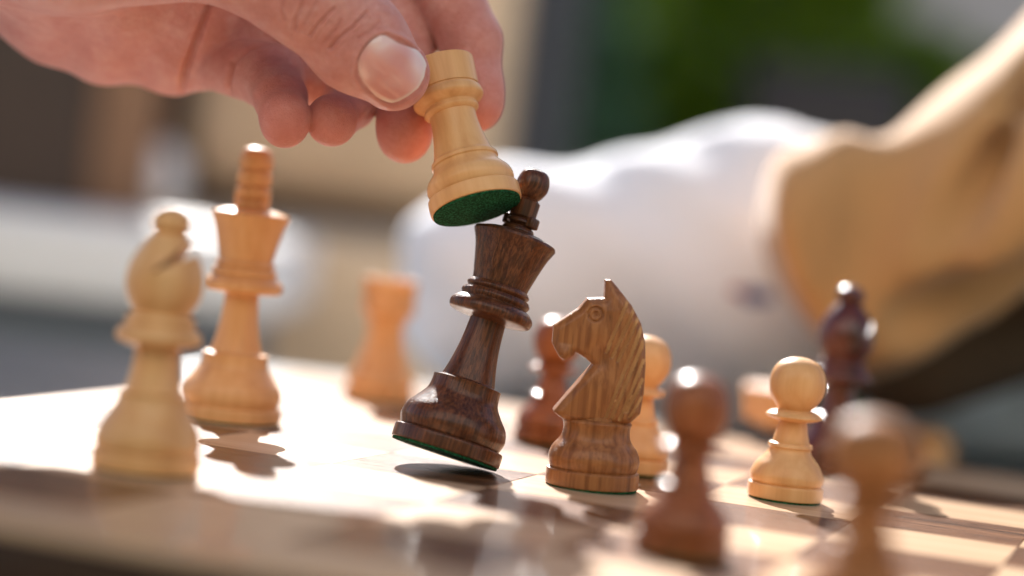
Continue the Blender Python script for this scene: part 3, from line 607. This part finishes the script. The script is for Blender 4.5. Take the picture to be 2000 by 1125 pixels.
def shrub(label, x, y, lobes, n, mat, leaf=38):
    e = empty('shrub', (x*MM, y*MM, -0.745)); tag(e, label, 'shrub', None)
    rg = np.random.default_rng(int(abs(x))+3); L0 = rg.integers(0, len(lobes), n); lb = np.array(lobes, float)[L0]
    d = rg.normal(size=(n, 3)); d /= np.linalg.norm(d, axis=1)[:, None]; rr = rg.uniform(0.45, 1.0, n)**0.6
    p = lb[:, :3]+d*lb[:, 3:4]*rr[:, None]*rg.uniform(.85, 1.12, (n, 1)); a = rg.normal(size=(n, 3)); a /= np.linalg.norm(a, axis=1)[:, None]; b = np.cross(a, rg.normal(size=(n, 3))); b /= np.linalg.norm(b, axis=1)[:, None]
    s = leaf*rg.uniform(.6, 1.3, (n, 1)); V = np.stack([p-a*s, p-a*s*.2+b*s*.38, p+a*s, p-a*s*.1-b*s*.38], 1).reshape(-1, 3); Q = np.arange(4*n).reshape(n, 4)
    np_mesh('foliage', V.astype(np.float32), Q, mat, e)
    for k in range(4):
        q = lobes[k % len(lobes)]; v = []; f = []
        for i, tt in enumerate((0, .5, 1)):
            for j in range(6): r_ = 16*(1-.7*tt); v.append((q[0]*tt+r_*math.cos(j*1.047), q[1]*tt+r_*math.sin(j*1.047), q[2]*tt))
        for i in range(2):
            for j in range(6): f.append((i*6+j, i*6+(j+1) % 6, (i+1)*6+(j+1) % 6, (i+1)*6+j))
        from_py('stem', np.array(v)*MM, f, BARK, e)
    return e
shrub('large olive green leafy shrub in the middle of the background', 260, 3500, [(0, 0, 1150, 230), (-120, 0, 950, 170), (90, 20, 900, 190), (60, 30, 650, 190), (-90, 0, 620, 190), (120, 0, 1320, 200), (0, 0, 1500, 230)], 9000, LEAF)
shrub('paler blue green bush just right of the slate coloured post', 65, 3150, [(0, 0, 1090, 75), (30, 0, 950, 80), (-10, 0, 1190, 60), (10, 0, 740, 90)], 1600, LEAF2, 28)
shrub('green shrub above the tan sleeve at the upper right', 640, 3800, [(0, 0, 1120, 120), (-40, 0, 990, 130), (90, 0, 1000, 120), (60, 0, 800, 150), (150, 20, 1100, 90)], 4000, LEAF, 32)
ch = empty('dark_chair', (0.4, 3.0, -0.745)); O = (400, 3000, -745); tag(ch, 'dark woven garden chair between the shrubs', 'chair')
solid_box('backrest', (290, 3000, 60), (520, 3050, 335), DGR, ch, 24, O); solid_box('seat', (290, 2600, -300), (520, 2999, -240), DGR, ch, 20, O)
for a in (300, 495):
    for b in (2610, 3010): solid_box('leg', (a, b, -745), (a+22, b+22, -300.5 if b < 2700 else 59), DGR, ch, 3, O)
wc = empty('pale_chair', (0.4, 1.42, -0.745)); O = (400, 1420, -745); tag(wc, 'pale grey chair with a rounded arm at the lower right behind the board', 'chair')
def rod(name, pts, r, mat, parent, O, flat=1.0):
    P0 = [np.array(p, float)-np.array(O, float) for p in pts]; 
    def f(P):
        d = None
        for a, b in zip(P0[:-1], P0[1:]):
            c = cone(P*np.array([1, 1, 1/flat], np.float32), a*np.array([1, 1, 1/flat]), b*np.array([1, 1, 1/flat]), r, r); d = c if d is None else smin(d, c, r*.5)
        return d*min(1, flat)
    A = np.array(P0); lo = A.min(0)-r-8; hi = A.max(0)+r+8; V, Q = sdf_mesh(f, tuple(lo), tuple(hi), r/5, project=1); return np_mesh(name, V, Q, mat, parent)
rod('arm_rest', [(258, 1240, -2), (330, 1250, 20), (430, 1290, 34), (700, 1500, 30)], 40, plain('pale_plastic', (0.78, 0.78, 0.78), 0.5, .05), wc, O, 0.75)
rod('arm_support', [(270, 1310, -40), (285, 1330, -250), (300, 1350, -715)], 22, WHITE, wc, O)
solid_box('seat', (300, 1360, -330), (740, 1750, -290), WHITE, wc, 16, O)
# ---- the seated opponent: white sleeve resting on the table, tan jacket arm over it
pr = empty('person', (0.45, 1.4, -0.745)); OP = np.array((450, 1400, -745), np.float32); tag(pr, 'opponent sitting opposite, arm in a white shirt sleeve and tan jacket resting behind the board', 'person')
def noise3(P, s, seed):
    rg = np.random.default_rng(seed); out = np.zeros(P.shape[:-1], np.float32)
    for _ in range(9):
        k = rg.normal(size=3).astype(np.float32)*s; out += np.sin(P@k+rg.uniform(0, 6.28))
    return out/9
def shirt_fn(P):
    P = P+OP
    d = cone(P, (2, 1112, 46), (128, 1112, 60), 62, 72); d = smin(d, cone(P, (80, 1105, 116), (88, 1110, 112), 17, 17), 14); d = smin(d, cone(P, (128, 1112, 60), (300, 1250, 60), 72, 95), 30)
    d = smin(d, cone(P, (300, 1250, 60), (640, 1500, 40), 95, 160), 40); d = smin(d, cone(P, (640, 1500, -150), (620, 1500, 330), 190, 170), 60)
    d = np.where(P[..., 1] < 1228, np.maximum(d, -(P[..., 2]+19.2)), d)
    rg_ = np.sin(P[..., 0]*.07+P[..., 2]*.10+3*noise3(P, .02, 7)); return d+(3.5*rg_+4*noise3(P, .035, 1))*np.clip((P[..., 2]+10)/40, 0, 1)+3*noise3(P, .09, 2)
V, Q = sdf_mesh(shirt_fn, tuple(np.array((-90, 1000, -380))-OP), tuple(np.array((860, 1740, 540))-OP), 9, project=0)
SHIRT = plain('white_cotton', (0.82, 0.84, 0.88), 0.85, 0.02, 9, sheen=0.2); np_mesh('shirt', V, Q, SHIRT, pr)
def sleeve_fn(P):
    P = P+OP
    d = cone(P, (132, 962, 80), (212, 975, 118), 46, 52); d = smin(d, cone(P, (212, 975, 118), (330, 1040, 180), 52, 70), 25); d = smin(d, cone(P, (330, 1040, 180), (560, 1330, 300), 80, 120), 40)
    q = (P[..., 0]*.75-P[..., 2]*.35+P[..., 1]*.15)
    sw = np.sin(q/15.0+2.4*noise3(P, .02, 5)); fold = 13.0*np.sign(sw)*np.abs(sw)**1.6+6*noise3(P, .045, 4)
    d = (d+fold*np.clip((P[..., 0]-112)/30, 0, 1))*.8
    xc = 106+np.maximum(0, 100-P[..., 2])**2*.0093; ed = P[..., 0]-xc                             # cuff edge and its stitched hem
    d = d+2.2*np.exp(-((ed-13)/2.5)**2)-1.5*np.exp(-((ed-6)/5)**2); d = smax(d, -ed*.9, 3)
    for a_, b_, r_ in (((158, 930, 128), (141, 918, 58), 11), ((226, 955, 172), (176, 914, 92), 11), ((292, 978, 222), (222, 922, 122), 11), ((250, 940, 92), (172, 925, 56), 20), ((330, 975, 145), (235, 930, 84), 22)):
        d = smax(d, -cone(P, a_, b_, r_, r_*.7), 12)
    return d
V, Q = sdf_mesh(sleeve_fn, tuple(np.array((80, 840, -20))-OP), tuple(np.array((720, 1470, 450))-OP), 6, project=0)
TANJ = plain('tan_jacket_cloth', (0.50, 0.27, 0.10), 0.85, 0.08, 12, sheen=0.3); np_mesh('jacket_sleeve', V, Q, TANJ, pr)
def body_fn(P):
    P = P+OP
    d = cone(P, (640, 1520, 420), (640, 1500, 560), 62, 58); d = smin(d, cone(P, (640, 1490, 650), (640, 1500, 720), 78, 88), 25); return smin(d, cone(P, (640, 1510, 250), (640, 1520, 400), 120, 90), 60)
V, Q = sdf_mesh(body_fn, tuple(np.array((480, 1360, 120))-OP), tuple(np.array((800, 1660, 830))-OP), 8, project=1); np_mesh('head_and_neck', V, Q, SKIN, pr)
rod('sleeve_shade_roll', [(192, 1050, 46), (300, 1070, 94), (470, 1260, 20), (600, 1500, -160)], 40, plain('sleeve_shade_brown', (0.11, 0.065, 0.032), 0.9), pr, tuple(OP))  # dark brown form stands in for the shade under the tan sleeve
rod('trouser_leg', [(345, 1390, -95), (600, 1560, -250), (640, 1600, -300)], 66, plain('charcoal_cloth', (0.055, 0.05, 0.045), 0.9), pr, tuple(OP))
rod('trouser_leg', [(345, 1390, -100), (350, 1400, -690)], 55, plain('charcoal_cloth', (0.055, 0.05, 0.045), 0.9), pr, tuple(OP))
for nm, dx, dz, sx, c in (('blue_print', 0, 0, 7.5, (0.06, 0.09, 0.30)), ('red_print', -9, 1.5, 4.0, (0.40, 0.06, 0.07))):
    v = [(115+dx+sx*math.cos(a), 1036.2, 56+dz+sx*.55*math.sin(a)) for a in np.linspace(0, 2*math.pi, 20, endpoint=False)]
    v = np.array(v)-OP
    for _ in range(12): v[:, 1] += shirt_fn(v.astype(np.float32))*.7
    v[:, 1] -= 0.8
    from_py(nm, v*MM, [tuple(range(20))], plain(nm, c, 0.8), pr)
# fallen and captured pieces at the far side
kl = knight('knight', 'pale knight lying on its side at the far board edge behind the lone pawn', BOX, (0, 0, 0))
zz = Vector((-0.45, 0.89, 0.03)).normalized(); yy = Vector((0, 0, 1)); xx = yy.cross(zz).normalized(); yy = zz.cross(xx)
kl.rotation_mode = 'QUATERNION'; kl.rotation_quaternion = Matrix((xx, yy, zz)).transposed().to_quaternion(); kl.location = (0.132, 0.868, 0.0146)
pl = pawn('pawn', 'pale pawn lying on its side beyond the right edge of the board', BOX, (0, 0, 0)); pl.rotation_euler = (math.radians(94), 0, math.radians(-14)); pl.location = (0.204, 1.035, -0.0080)
